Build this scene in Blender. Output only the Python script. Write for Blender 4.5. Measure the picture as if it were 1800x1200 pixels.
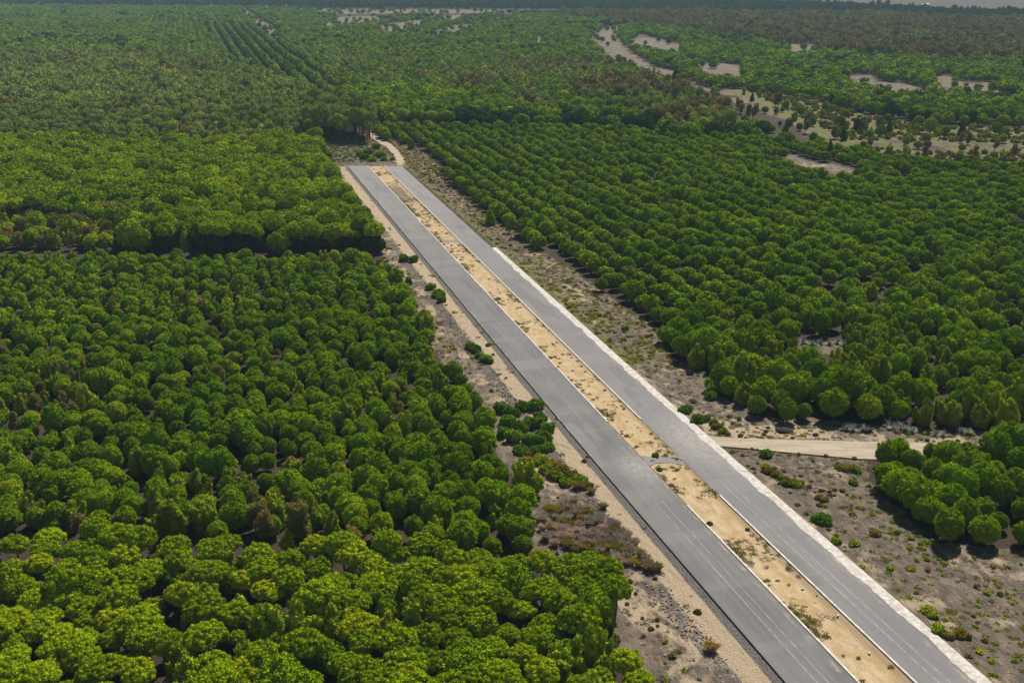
import bpy, bmesh, math, random
import numpy as np
from mathutils import Vector
for o in list(bpy.data.objects): bpy.data.objects.remove(o)
SC = bpy.context.scene; COL = SC.collection
# ------------------------------------------------------------------ camera
FPX = 2000.0; CAMH = 100.0
TH = math.atan(660 / FPX); CT, ST = math.cos(TH), math.sin(TH)
cam = bpy.data.cameras.new('camera'); camo = bpy.data.objects.new('camera', cam); COL.objects.link(camo)
camo.location = (0, 0, CAMH); camo.rotation_euler = (math.pi / 2 - TH, 0, 0)
cam.sensor_width = 36; cam.lens = 36 * FPX / 1800; cam.clip_start = 1; cam.clip_end = 40000
SC.camera = camo
# ------------------------------------------------------------------ light
SUN_AZ, SUN_EL = math.radians(24), math.radians(47)
W = bpy.data.worlds.new('World'); SC.world = W; W.use_nodes = True
nt = W.node_tree; bgn = nt.nodes['Background']
sky = nt.nodes.new('ShaderNodeTexSky'); sky.sky_type = 'NISHITA'; sky.sun_disc = False
sky.sun_elevation = SUN_EL; sky.sun_rotation = SUN_AZ; sky.air_density = .75; sky.dust_density = .4
nt.links.new(sky.outputs[0], bgn.inputs[0]); bgn.inputs[1].default_value = 0.05
sl = bpy.data.lights.new('sun', 'SUN'); sl.energy = 5.0; sl.angle = math.radians(0.5); sl.color = (1, .95, .86)
so = bpy.data.objects.new('sun', sl); COL.objects.link(so)
so.rotation_euler = Vector((math.sin(SUN_AZ) * math.cos(SUN_EL), math.cos(SUN_AZ) * math.cos(SUN_EL), math.sin(SUN_EL))).to_track_quat('Z', 'Y').to_euler()
so.location = (0, 0, 300)
SC.view_settings.view_transform = 'Standard'; SC.view_settings.look = 'None'
SC.view_settings.exposure = 0.27; SC.view_settings.gamma = 1
SC.render.engine = 'CYCLES'
SC.cycles.use_denoising = True; SC.cycles.max_bounces = 5; SC.cycles.diffuse_bounces = 2
SC.cycles.volume_bounces = 0; SC.cycles.transmission_bounces = 3; SC.cycles.caustics_reflective = False; SC.cycles.caustics_refractive = False
rng = np.random.default_rng(7)
# ------------------------------------------------------------------ geometry of the place
AZ = math.atan2(-583, math.hypot(660, FPX))           # heading of the road
RZ = -AZ
ux, uy = math.cos(AZ), -math.sin(AZ); sx, sy = math.sin(AZ), math.cos(AZ)
def us2xy(u, s): return u * ux + s * sx, u * uy + s * sy
def xy2us(x, y): return x * ux + y * uy, x * sx + y * sy
def proj(x, y, z):                                     # world -> photo pixels (1800 x 1200)
    zc = y * CT - (z - CAMH) * ST; zc = np.maximum(zc, 1e-3)
    return 900 + FPX * x / zc, 600 - FPX * (y * ST + (z - CAMH) * CT) / zc
def at(px, py, z=0.0):
    xc = (px - 900) / FPX; yc = (600 - py) / FPX
    t = (z - CAMH) / (-ST + yc * CT); return xc * t, (CT + yc * ST) * t
def inpoly(px, py, poly):
    r = np.zeros(np.shape(px), bool); n = len(poly); j = n - 1
    for i in range(n):
        xi, yi = poly[i]; xj, yj = poly[j]
        if yi != yj:
            r ^= ((yi > py) != (yj > py)) & (px < (xj - xi) * (py - yi) / (yj - yi) + xi)
        j = i
    return r
def drift(s): return 1.1 * (np.clip((240 - np.asarray(s, float)) / 120, 0, 1.6)) ** 1.5
def fbm(x, y, sc, seed=0):                             # cheap smooth value noise
    r = 0; a = 1; t = 0
    for k in range(3):
        q = np.random.default_rng(seed * 17 + k); ph = q.uniform(0, 6.28, (6, 2)); an = q.uniform(0, 3.14, 6)
        v = 0
        for m in range(6):
            d = (x * math.cos(an[m]) + y * math.sin(an[m])) * sc * (2 ** k) * (0.7 + .12 * m)
            v = v + np.sin(d + ph[m, 0]) * np.cos(d * .37 * (1 + m * .2) + ph[m, 1])
        r = r + a * v / 3; t += a; a *= .5
    return r / t
# ------------------------------------------------------------------ naming helpers
def tag(o, label=None, cat=None, group=None, kind=None):
    if label: o['label'] = label
    if cat: o['category'] = cat
    if group: o['group'] = group
    if kind: o['kind'] = kind
    return o
ONES = 'zero one two three four five six seven eight nine ten eleven twelve thirteen fourteen fifteen sixteen seventeen eighteen nineteen'.split()
TENS = 'x x twenty thirty forty fifty sixty seventy eighty ninety'.split()
def num(n):
    n = int(max(0, min(99, n)))
    return ONES[n] if n < 20 else TENS[n // 10] + ('' if n % 10 == 0 else '-' + ONES[n % 10])
def place(x, y, z):
    a, b = proj(x, y, z); return '%s percent across, %s percent down' % (num(round(a / 18)), num(round(b / 12)))
# ------------------------------------------------------------------ materials
def newmat(name):
    m = bpy.data.materials.new(name); m.use_nodes = True; m.node_tree.nodes.clear(); return m, m.node_tree
class N:
    def __init__(s, nt): s.nt = nt
    def add(s, t, **kw):
        n = s.nt.nodes.new(t)
        for k, v in kw.items(): setattr(n, k, v)
        return n
    def link(s, a, b): s.nt.links.new(a, b)
    def setin(s, n, i, v):
        if hasattr(v, 'default_value') or isinstance(v, bpy.types.NodeSocket): s.link(v, n.inputs[i])
        else: n.inputs[i].default_value = v
    def math(s, op, a, b=0.0, c=None, clamp=False):
        n = s.add('ShaderNodeMath', operation=op, use_clamp=clamp); s.setin(n, 0, a); s.setin(n, 1, b)
        if c is not None: s.setin(n, 2, c)
        return n.outputs[0]
    def mix(s, f, a, b, bt='MIX'):
        n = s.add('ShaderNodeMix', data_type='RGBA', blend_type=bt); s.setin(n, 0, f)
        for i, v in ((6, a), (7, b)):
            if isinstance(v, bpy.types.NodeSocket): s.link(v, n.inputs[i])
            else: n.inputs[i].default_value = (*v, 1)
        return n.outputs[2]
    def noise(s, vec, scale, detail=4, rough=.6, dist=0.0):
        n = s.add('ShaderNodeTexNoise'); s.link(vec, n.inputs['Vector']); n.inputs['Scale'].default_value = scale
        n.inputs['Detail'].default_value = detail; n.inputs['Roughness'].default_value = rough; n.inputs['Distortion'].default_value = dist
        return n.outputs['Fac']
    def ramp(s, f, lo, hi, a=0.0, b=1.0):
        n = s.add('ShaderNodeMapRange'); n.interpolation_type = 'SMOOTHSTEP'; s.setin(n, 0, f)
        n.inputs[1].default_value = lo; n.inputs[2].default_value = hi; n.inputs[3].default_value = a; n.inputs[4].default_value = b
        return n.outputs[0]
    def mapping(s, vec, scale):
        n = s.add('ShaderNodeMapping'); s.link(vec, n.inputs[0]); n.inputs['Scale'].default_value = scale; return n.outputs[0]
    def attr(s, name):
        return s.add('ShaderNodeAttribute', attribute_name=name).outputs['Fac']
    def out(s, col, rough=.9, spec=.2, height=None, bdist=.1, bstr=1.0, transl=0.0):
        p = s.add('ShaderNodeBsdfPrincipled'); s.setin(p, 'Base Color', col if isinstance(col, bpy.types.NodeSocket) else (*col, 1))
        s.setin(p, 'Roughness', rough); p.inputs['Specular IOR Level'].default_value = spec
        if height is not None:
            b = s.add('ShaderNodeBump'); b.inputs['Distance'].default_value = bdist; b.inputs['Strength'].default_value = bstr
            s.link(height, b.inputs['Height']); s.link(b.outputs[0], p.inputs['Normal'])
        o = s.add('ShaderNodeOutputMaterial'); sh = p.outputs[0]
        if transl:
            t = s.add('ShaderNodeBsdfTranslucent'); s.setin(t, 0, col if isinstance(col, bpy.types.NodeSocket) else (*col, 1))
            m = s.add('ShaderNodeMixShader'); m.inputs[0].default_value = transl; s.link(sh, m.inputs[1]); s.link(t.outputs[0], m.inputs[2]); sh = m.outputs[0]
        s.link(sh, o.inputs[0])
def foliage(name, a, b, transl=.3, var=.35):
    m, t = newmat(name); n = N(t)
    tc = n.add('ShaderNodeTexCoord'); oi = n.add('ShaderNodeObjectInfo'); ge = n.add('ShaderNodeNewGeometry')
    f = n.noise(tc.outputs['Object'], 1.3, 3)
    patch = n.noise(ge.outputs['Position'], .02, 3)
    f2 = n.math('ADD', n.math('MULTIPLY', f, .6), n.math('MULTIPLY', patch, .45))
    c = n.mix(n.ramp(f2, .28, .68), a, b)
    c = n.mix(n.ramp(oi.outputs['Random'], .75, 1.0, 0, .4), c, (b[0] * 1.5, b[1] * 1.05, b[2] * 1.2))
    v = n.math('ADD', n.math('MULTIPLY', oi.outputs['Random'], var), 1 - var * .5)
    hsv = n.add('ShaderNodeHueSaturation'); n.link(c, hsv.inputs['Color']); n.link(v, hsv.inputs['Value'])
    n.out(hsv.outputs[0], .95, 0.0, transl=transl); return m
def plain(name, col, rough=.9, var=.15, sc=3.0, bump=.03):
    m, t = newmat(name); n = N(t); tc = n.add('ShaderNodeTexCoord')
    f = n.noise(tc.outputs['Object'], sc, 5)
    c = n.mix(f, [x * (1 - var) for x in col], [min(1, x * (1 + var)) for x in col])
    n.out(c, rough, .2, f, bump); return m
M = {}
M['umbrella'] = foliage('umbrella_pine_needles', (.15, .235, .002), (.35, .455, .003), .03)
M['pine'] = foliage('stone_pine_needles', (.11, .22, .002), (.29, .42, .003), .02)
M['yellowpine'] = foliage('yellow_pine_needles', (.17, .28, .002), (.39, .51, .003), .03)
M['wattle'] = foliage('wattle_leaves', (.17, .25, .012), (.36, .44, .018), .06)
M['euc'] = foliage('eucalyptus_leaves', (.19, .28, .04), (.38, .46, .085), .1)
M['brown'] = foliage('brown_scrub_leaves', (.19, .18, .05), (.29, .25, .07), .15)
M['dark'] = foliage('cypress_leaves', (.04, .095, .018), (.07, .14, .025), .08)  # dark conifer green; also colours the trees added as block2's front shade
M['bark'] = plain('pine_bark', (.12, .075, .055), .95, .4, 4)
M['bush'] = foliage('bush_leaves', (.11, .24, .012), (.22, .36, .02), .2)
M['yellow'] = foliage('yellow_reed', (.20, .19, .02), (.32, .27, .03), .25)
M['reedbrown'] = foliage('dry_reed', (.34, .28, .21), (.52, .43, .33), .2)
M['agave'] = foliage('agave_leaves', (.26, .30, .26), (.42, .44, .38), .1)
# ------------------------------------------------------------------ mesh helpers
def mesh_np(name, V, F, mats, mi=None, smooth=False):
    me = bpy.data.meshes.new(name); V = np.asarray(V, np.float32); F = np.asarray(F, np.int32); k = F.shape[1]
    me.vertices.add(len(V)); me.vertices.foreach_set('co', V.ravel())
    me.loops.add(F.size); me.loops.foreach_set('vertex_index', F.ravel())
    me.polygons.add(len(F)); me.polygons.foreach_set('loop_start', np.arange(0, F.size, k, dtype=np.int32))
    try: me.polygons.foreach_set('loop_total', np.full(len(F), k, np.int32))
    except Exception: pass
    for m in mats: me.materials.append(m)
    if mi is not None: me.polygons.foreach_set('material_index', np.asarray(mi, np.int32))
    me.update(calc_edges=True)
    if smooth: me.polygons.foreach_set('use_smooth', np.ones(len(F), bool))
    return me
def ico(sub):
    bm = bmesh.new(); bmesh.ops.create_icosphere(bm, subdivisions=sub, radius=1); bm.verts.ensure_lookup_table()
    V = np.array([v.co[:] for v in bm.verts]); F = np.array([[v.index for v in f.verts] for f in bm.faces]); bm.free(); return V, F
ICO = {1: ico(1), 2: ico(2)}
def unit(v): return v / np.maximum(np.linalg.norm(v, axis=-1, keepdims=True), 1e-9)
class Soup:
    def __init__(s): s.V = []; s.F = []; s.M = []; s.n = 0
    def add(s, V, F, m=0):
        s.V.append(V); s.F.append(F + s.n); s.M.append(np.full(len(F), m)); s.n += len(V)
    def mesh(s, name, mats, smooth=False): return mesh_np(name, np.concatenate(s.V), np.concatenate(s.F), mats, np.concatenate(s.M), smooth)
    def tube(s, pts, rad, k=7, m=0):
        pts = np.asarray(pts, float); n = len(pts); V = []
        for i in range(n):
            d = unit(pts[min(i + 1, n - 1)] - pts[max(i - 1, 0)]); a = unit(np.cross(d, [0.3, 1, .1])); b = np.cross(d, a)
            an = np.arange(k) * 2 * math.pi / k
            V.append(pts[i] + rad[i] * (np.cos(an)[:, None] * a + np.sin(an)[:, None] * b))
        V = np.concatenate(V); F = []
        for i in range(n - 1):
            for j in range(k):
                q = (i * k + j, i * k + (j + 1) % k, (i + 1) * k + (j + 1) % k, (i + 1) * k + j)
                F += [(q[0], q[1], q[2]), (q[0], q[2], q[3])]
        s.add(V, np.array(F), m)
def leaves(soup, L, n, size, r, jit=.55, m=0, up=0.0, long=1.0, spiky=0.0):
    """n leaf-sized triangles over the lobes L = [(centre, radii)], outermost surface only"""
    C = np.array([l[0] for l in L]); R = np.array([l[1] for l in L]); ar = (R[:, 0] * R[:, 1] + R[:, 0] * R[:, 2]); k = r.choice(len(L), int(n * 1.7), p=ar / ar.sum())
    d = unit(r.normal(size=(len(k), 3))); P = C[k] + d * R[k] * r.uniform(.84, 1.22, (len(k), 1))
    keep = np.ones(len(k), bool)
    for i in range(len(L)):
        q = (P - C[i]) / (R[i] * .92); keep &= ~(((q ** 2).sum(1) < 1) & (k != i))
    P = P[keep][:n]; d = unit(d[keep][:n] / R[k[keep][:n]]); nn = unit(d + r.normal(size=d.shape) * jit + [0, 0, up])
    a = unit(np.cross(nn, r.normal(size=nn.shape))); b = np.cross(nn, a)
    sz = size * r.uniform(.6, 1.3, (len(P), 1))
    tuft = r.uniform(size=len(P)) < spiky               # needle tufts standing out from the puff
    pa = unit(d + r.normal(size=d.shape) * .35); pb = unit(np.cross(pa, r.normal(size=d.shape)))
    a[tuft] = pa[tuft]; b[tuft] = pb[tuft]; sz[tuft] *= 1.25
    V = np.stack([P + a * sz * long, P - a * sz * .5 + b * sz * .7, P - a * sz * .5 - b * sz * .7], 1).reshape(-1, 3)
    soup.add(V, np.arange(len(V)).reshape(-1, 3), m)
def cores(soup, L, r, sub=1, sc=.9, m=0):
    V0, F0 = ICO[sub]
    for c, R in L:
        V = V0 * (1 + r.uniform(-.12, .12, (len(V0), 1))); soup.add(V * np.array(R) * sc + c, F0, m)
def fibo(n, lo, hi, r):                                # directions spread between two polar angles
    t = np.arange(n) + .5; z = math.cos(lo) + (math.cos(hi) - math.cos(lo)) * t / n; ph = t * 2.39996 + r.uniform(0, 6)
    z = np.clip(z + r.normal(size=n) * .05, -1, 1); q = np.sqrt(1 - z * z); return np.stack([q * np.cos(ph), q * np.sin(ph), z], 1)
def lobes(kind, r, lod):
    L = []; f = {0: 1.0, 1: .6, 2: .25}[lod]; g = {0: 1.0, 1: 1.25, 2: 1.75}[lod]
    if kind == 'umbrella':                             # broad flattened dome of puffs on a bare trunk
        n = max(8, int(105 * f)); el = r.uniform(.85, 1.15); off = r.normal(size=2) * .3
        for d in fibo(n, 0, 1.95, r):
            q = r.uniform(.70, .93); c = np.array([d[0] * 3.5 * q * el + off[0], d[1] * 3.5 * q / el + off[1], 6.3 + d[2] * (2.0 if d[2] > 0 else 1.4) * q + r.normal() * .18])
            rr = r.uniform(.32, .66) * g; L.append((c, np.array([rr, rr, rr * .8])))
        L.append((np.array([off[0], off[1], 6.4]), np.array([2.75 * el, 2.75 / el, 1.25])))
    elif kind == 'stone':                              # rounder, lower crown
        n = max(8, int(56 * f)); el = r.uniform(.9, 1.1); tall = r.uniform(.95, 1.25)
        for d in fibo(n, 0, 2.6, r):
            q = r.uniform(.80, .90); w = (1.0 - .18 * d[2] ** 2) if d[2] > 0 else 1.0 - .2 * d[2] ** 2
            c = np.array([d[0] * 2.75 * q * w * el, d[1] * 2.75 * q * w / el, 3.1 * tall + d[2] * 2.5 * q * tall]) + r.normal(size=3) * .2
            rr = r.uniform(.28, .60) * min(g, 1.2); L.append((c, np.array([rr, rr, rr * .9])))
        L.append((np.array([0, 0, 3.1 * tall]), np.array([2.35 * el, 2.35 / el, 2.15 * tall])))
    elif kind == 'wattle':                             # upright ragged crown with several pointed leaders
        for k in range({0: 6, 1: 4, 2: 2}[lod]):
            a = r.uniform(0, 6.28); e = r.uniform(.4, 1.7) * (k > 0); h = r.uniform(3.6, 6.2) if k else 6.4; m_ = {0: 7, 1: 4, 2: 3}[lod]
            for i in range(m_):
                t = i / (m_ - 1); w = (1.25 - .72 * t) * r.uniform(.7, 1.2)
                L.append((np.array([math.cos(a) * e * (1 + .5 * t) + r.normal() * .22, math.sin(a) * e * (1 + .5 * t) + r.normal() * .22, 1.1 + t * (h - 1.5)]), np.array([w * .85, w * .85, w * 1.15]) * (g * .5 + .5)))
    elif kind == 'euc':                                # airy, leaning, streaky crown
        lean = np.array([.45, .1])
        for k in range({0: 18, 1: 11, 2: 6}[lod]):
            t = r.uniform(.25, 1); a = r.uniform(0, 6.28); e = r.uniform(0, 2.0) * (1.15 - .7 * abs(t - .55))
            c = np.array([math.cos(a) * e + lean[0] * t * 3, math.sin(a) * e + lean[1] * t * 3, 1.0 + t * 6.2]); w = r.uniform(.6, 1.05) * g
            L.append((c, np.array([w, w, w * 1.25])))
    elif kind == 'cypress':
        m_ = 9 if lod < 2 else 6
        for i in range(m_):
            t = i / (m_ - 1); w = 2.0 * (1 - t) ** .8 + .35
            L.append((np.array([r.normal() * .15, r.normal() * .15, 1 + t * 8.3]), np.array([w, w, 1.3])))
    elif kind == 'bush':
        for d in fibo(15, 0, 1.6, r):
            w = r.uniform(.16, .5); e_ = r.uniform(.5, 1.25); L.append((np.array([d[0] * .85 * e_, d[1] * .75 * e_, .35 + d[2] * .5 * r.uniform(.5, 1.3)]), np.array([w, w, w * .9])))
    return L
LEAFN = {0: dict(umbrella=10500, stone=7500, wattle=5200, euc=3200, cypress=3000, bush=1300), 1: dict(umbrella=2300, stone=2100, wattle=1000, euc=800, cypress=700, bush=300),
         2: dict(umbrella=260, stone=230, wattle=150, euc=140, cypress=120, bush=60)}
LEAFS = {0: .145, 1: .27, 2: .62}
def crown_soup(kind, seed, lod, soup=None):
    r = np.random.default_rng(seed); s = soup or Soup(); L = lobes(kind, r, lod)
    cores(s, L, r, 1 if lod else 2, .86 if kind not in ('euc', 'bush') else .62)
    leaves(s, L, LEAFN[lod][kind], LEAFS[lod] * (1.15 if kind in ('wattle', 'euc') else 1.4 if kind == 'bush' else 1), r, (.22 if kind == 'stone' else .28) if kind in ('umbrella', 'stone') else .62, up=0, spiky={0: .5, 1: .4, 2: .25}[lod] if kind in ('umbrella', 'stone') else .35, long=1.5 if kind in ('wattle', 'euc', 'cypress') else 1.0)
    return s
def trunk_soup(kind, seed, s=None, m=0, k=7):
    r = np.random.default_rng(seed + 900); s = s or Soup()
    if kind == 'umbrella':
        h = 4.8; b = r.normal(size=2) * .25; s.tube([(0, 0, -.3), (0, 0, .6), (b[0], b[1], h * .6), (b[0] * 1.3, b[1] * 1.3, h)], [.30, .24, .19, .17], k, m)
        for i in range(5):
            a = i * 1.257 + r.uniform(0, .5); s.tube([(b[0] * 1.3, b[1] * 1.3, h - .3), (math.cos(a) * .9, math.sin(a) * .9, h + .8), (math.cos(a) * 2.0, math.sin(a) * 2.0, h + 1.5)], [.13, .09, .04], 5, m)
    elif kind in ('stone', 'cypress'):
        b = r.normal(size=2) * .12; s.tube([(0, 0, -.3), (0, 0, .4), (b[0], b[1], 1.8), (0, 0, 3.6)], [.22, .17, .13, .06], k, m)
        for i in range(4):
            a = i * 1.57 + r.uniform(0, .5); s.tube([(b[0], b[1], 1.4), (math.cos(a) * .7, math.sin(a) * .7, 2.2), (math.cos(a) * 1.5, math.sin(a) * 1.5, 2.9)], [.09, .06, .03], 5, m)
    else:
        for i in range(3):
            a = i * 2.1 + r.uniform(0, .6); e = .5 + (1.2 if kind == 'euc' else 0) * (i == 0)
            s.tube([(0, 0, -.3), (math.cos(a) * .15, math.sin(a) * .15, .8), (math.cos(a) * .6, math.sin(a) * .6, 2.4), (math.cos(a) * .9 + e * .4, math.sin(a) * .9, 4.6)], [.13, .10, .07, .03], k, m)
    return s
NV = {0: 7, 1: 5, 2: 4}
_crown = {}
def crown_mesh(kind, v, mat):
    key = (kind, v, mat)
    if key not in _crown: _crown[key] = crown_soup(kind, 100 + v * 13, 0).mesh(kind + '_crown', [M[mat]])
    return _crown[key]
_trunk = {}
def trunk_mesh(kind, v):
    if (kind, v) not in _trunk: _trunk[(kind, v)] = trunk_soup(kind, v).mesh(kind + '_trunk', [M['bark']], True)
    return _trunk[(kind, v)]
# ------------------------------------------------------------------ ground
GZ = -.40
CORR = [(556, 243), (566, 285), (590, 325), (602, 352), (636, 388), (664, 432), (676, 458), (706, 505), (722, 540), (735, 566), (782, 645), (798, 672), (826, 705), (836, 732), (862, 770), (876, 800), (918, 845), (938, 872),
        (925, 905), (912, 950), (965, 1010), (1040, 1035), (1072, 1065), (1085, 1110), (1085, 1165), (1125, 1195), (1145, 1270), (1160, 1500), (2600, 1500), (2600, 765), (1850, 765), (1680, 757), (1550, 747), (1493, 743), (1453, 740),
        (1387, 738), (1330, 730), (1307, 714), (1250, 692), (1240, 652), (1180, 630), (1159, 585), (1122, 554), (1065, 520), (1032, 497), (1003, 472), (947, 438), (913, 410), (870, 387), (833, 352), (796, 322), (760, 283), (725, 256), (672, 246), (660, 236), (640, 236)]
CLUMP = [(1527, 815), (1534, 850), (1556, 875), (1584, 900), (1610, 925), (1640, 950), (1700, 958), (1900, 985), (2050, 1000), (2050, 805), (1700, 805), (1600, 800)]
SANDP = [[(1035, 64), (1070, 47), (1095, 47), (1080, 62), (1105, 90), (1150, 118), (1190, 130), (1190, 137), (1140, 127), (1088, 107), (1050, 82)],
         [(1100, 76), (1130, 62), (1150, 68), (1199, 79), (1196, 90), (1150, 87)], [(1211, 113), (1266, 112), (1306, 119), (1307, 138), (1242, 131)],
         [(1150, 118), (1211, 145), (1250, 157), (1290, 172), (1330, 176), (1330, 183), (1284, 180), (1235, 165), (1200, 150), (1150, 127)],
         [(1488, 135), (1530, 132), (1545, 145), (1600, 150), (1634, 163), (1622, 170), (1560, 160), (1508, 152)], [(1634, 143), (1650, 134), (1672, 134), (1680, 145), (1760, 148), (1760, 164), (1660, 158)],
         [(1373, 78), (1430, 80), (1430, 90), (1395, 93)], [(1365, 270), (1400, 272), (1440, 287), (1502, 295), (1500, 307), (1440, 303), (1390, 288)], [(1392, 596), (1485, 600), (1484, 622), (1398, 622)],
         [(555, 16), (985, 18.5), (985, 23), (700, 24), (560, 25)], [(655, 50), (690, 42), (800, 27), (850, 24), (848, 28), (760, 38), (690, 57), (655, 54)], [(755, 58), (800, 46), (900, 29), (902, 33), (850, 41), (800, 55), (765, 63)],
         [(750, 66), (765, 66), (770, 75), (758, 72)], [(893, 56), (905, 57), (905, 60), (893, 60)], [(940, 66), (955, 64), (963, 75), (945, 74)], [(416, 11), (422, 11), (434, 20), (474, 45), (494, 64), (486, 68), (464, 53), (437, 28)],
         [(1425, 25), (1507, 26), (1507, 29.5), (1425, 28)], [(1380, 737), (1432, 734), (1440, 760), (1375, 765)], [(1055, 100), (1085, 98), (1090, 106), (1060, 107)], [(560, 48), (600, 30), (640, 28), (700, 30), (640, 40)], [(455, 985), (480, 985), (480, 1000), (455, 1000)]]
GRASSP = [[(1262, 155), (1330, 162), (1440, 180), (1500, 196), (1560, 212), (1640, 222), (1760, 224), (2300, 245), (2300, 310), (1650, 284), (1590, 280), (1495, 260), (1425, 240), (1410, 225), (1340, 195)]]
DARKP = [(1440, 242), (1500, 246), (2300, 262), (2300, 280), (1640, 268), (1500, 258)]
FIELD = [(1325, -5), (1400, 6), (1540, 12), (1600, 18), (1700, 24), (2500, 27), (2500, -60), (1325, -60)]
TRACK = [(646, 226), (654, 226), (660, 236), (675, 247), (690, 255), (703, 268), (711, 280), (713, 291), (697, 291), (697, 282), (690, 270), (678, 258), (664, 250), (650, 240)]
SIDE = [(1238, 765), (1300, 770), (1420, 773), (1700, 780), (2000, 786), (2000, 822), (1700, 812), (1512, 806), (1400, 796), (1270, 784), (1255, 780)]
def grow(lo, hi, step, g, mx):
    r = [lo]; st = step
    while r[-1] < hi: r.append(r[-1] + st); st = min(st * g, mx)
    return r
ua = list(np.arange(56, 75.9, .5)) + [75.95, 76.25, 80, 86, 90, 95, 100, 104.8, 105.12] + list(np.arange(105.6, 112, .5)) + list(np.arange(112, 150, 1.2))
ua = [-(x) for x in grow(-56, 1200, 1.0, 1.035, 22)][::-1] + ua[1:] + grow(150, 1400, 1.3, 1.04, 22)[1:]
ua = [-(x) for x in grow(-ua[0], 4600, 40, 1.1, 90)][::-1] + ua[1:] + grow(ua[-1], 4600, 40, 1.1, 90)[1:]
sa = list(np.arange(60, 640, 1.5)) + grow(640, 1500, 2, 1.03, 9)[1:]; sa = sa + grow(sa[-1], 5000, 10, 1.02, 20)[1:]; sa = [-400, -100, 0, 30, 50] + sa + [5600, 6500, 9000, 14000]
ua = [-14000, -9000, -6000] + ua + [6000, 9000, 14000]
ua = np.unique(np.array(ua)); sa = np.unique(np.array(sa)); nu, ns = len(ua), len(sa)
UU, SS = np.meshgrid(ua, sa); UD = UU + np.where(SS < 600, drift(SS), 0) * np.exp(-np.maximum(np.abs(UU - 90) - 30, 0) / 30)
X, Y = us2xy(UD, SS); PX, PY = proj(X, Y, GZ)
near = (SS > 60) & (SS < 5200)
JX = fbm(UU, SS, .11, 71) * 5 + fbm(UU, SS, .5, 72) * 3; JY = fbm(UU, SS, .11, 73) * 3 + fbm(UU, SS, .5, 74) * 1.6; JK = np.clip(300 / np.maximum(SS, 100), .35, 2)
def msk(p, j=1.0): return (inpoly(PX + JX * JK * j * 1.6, PY + JY * JK * JK * j, p) & near).astype(float)
inroad = (UU > 76.1) & (UU < 105.0) & (SS < 586)
opn = msk(CORR) * (1 - msk(CLUMP)); sand = sum(msk(p) for p in SANDP); grs = sum(msk(p) for p in GRASSP); fld = ((PY < 34) & inpoly(PX, PY, FIELD)).astype(float) * (SS > 1000)
trk = msk(TRACK, .2); sid = msk(SIDE, 0); drk = msk(DARKP)
Z = GZ + fbm(UU, SS, .9, 3) * .10 * (1 - .6 * (UU > 76)) + fbm(UU, SS, .12, 5) * .18 + np.where(SS > 2500, -2.0 * np.clip((SS - 2500) / 2000, 0, 1), 0)
edge = np.clip(1 - np.abs(UU - 75.95) / 6, 0, 1) * (UU < 76) + np.clip(1 - (UU - 105.1) / 4, 0, 1) * (UU > 105) * 1.0
edge = edge * np.clip((620 - SS) / 20, 0, 1)
Z = Z * (1 - edge) + edge * np.where(UU > 100, -.16, -.30)
flat = np.maximum(sid, inpoly(PX, PY + 12, SIDE) | inpoly(PX, PY - 12, SIDE)); Z = np.where(flat > 0, -.42, Z); Z = np.where((trk > 0) & (SS > 600), -.40, Z); Z = np.where(inroad, -.8, Z)
strip = (UU > 76.1) & (UU < 105.0) & (SS >= 586) & (SS < 620); Z = np.where(strip, -.25, Z)
# zone attributes: sand, open earth, green cover, gravel
lf = (SS < 600) & (UU < 76)
Z = Z + np.where((UU > 70) & (UU < 100), .9 * np.exp(-((SS - 607 + (UU - 76) * .33) / 1.8) ** 2), 0)
a_sand = np.clip(np.clip(sand, 0, 1) * np.where(SS > 620, .28, .38) + trk, 0, 1)
a_sand = np.maximum(a_sand, np.where(lf & (UU > 70.4) & (UU < 74.4) & (opn > 0), .9, 0))
a_sand = np.maximum(a_sand, .62 * msk([(1235, 742), (1300, 738), (1360, 752), (1500, 756), (1560, 766), (1700, 772), (1700, 784), (1240, 768)]))
a_sand = np.maximum(a_sand, np.where(lf & (UU > 60) & (opn > 0), .45 + .16 * fbm(UU, SS, .05, 9), 0))
a_sand = np.maximum(a_sand, np.where((UU > 105) & (opn > 0), .36 + .22 * fbm(UU, SS, .06, 12), 0))
a_grav = np.where((SS < 592) & (UU > 74.4) & (UU < 76.2), .85, 0) + np.where((UU > 67.2) & (UU < 70.4) & (SS < 420) & (opn > 0), .5, 0)
a_grn = grs * .8 + np.where((UU > 105) & (SS > 265) & (opn > 0), .45, 0) + np.where((UU > 105) & (UU < 109) & (opn > 0), .3, 0) + np.where((UU > 79) & (UU < 97) & (SS > 622) & (SS < 700) & (opn > 0), .35, 0)
a_open = np.clip(opn + sand + grs, 0, 1)
V = np.stack([UD, SS, Z], -1).reshape(-1, 3); idx = np.arange(nu * ns).reshape(ns, nu)
F = np.stack([idx[:-1, :-1], idx[:-1, 1:], idx[1:, 1:], idx[1:, :-1]], -1).reshape(-1, 4)
gm, t = newmat('sandy_ground'); n = N(t); tc = n.add('ShaderNodeTexCoord').outputs['Object']
n1 = n.noise(tc, .09, 6, .62, .4); n2 = n.noise(n.mapping(tc, (1.0, .45, 1)), .6, 6, .65); n3 = n.noise(tc, 3.2, 5, .65); n4 = n.noise(n.mapping(tc, (1, .5, 1)), .22, 5, .6, .6)
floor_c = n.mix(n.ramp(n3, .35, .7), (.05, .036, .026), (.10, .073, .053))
earth = n.mix(n.ramp(n2, .35, .68), (.13, .105, .082), (.26, .205, .15))
sandc = n.mix(n.ramp(n3, .3, .7), (.42, .315, .20), (.56, .44, .30))
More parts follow.
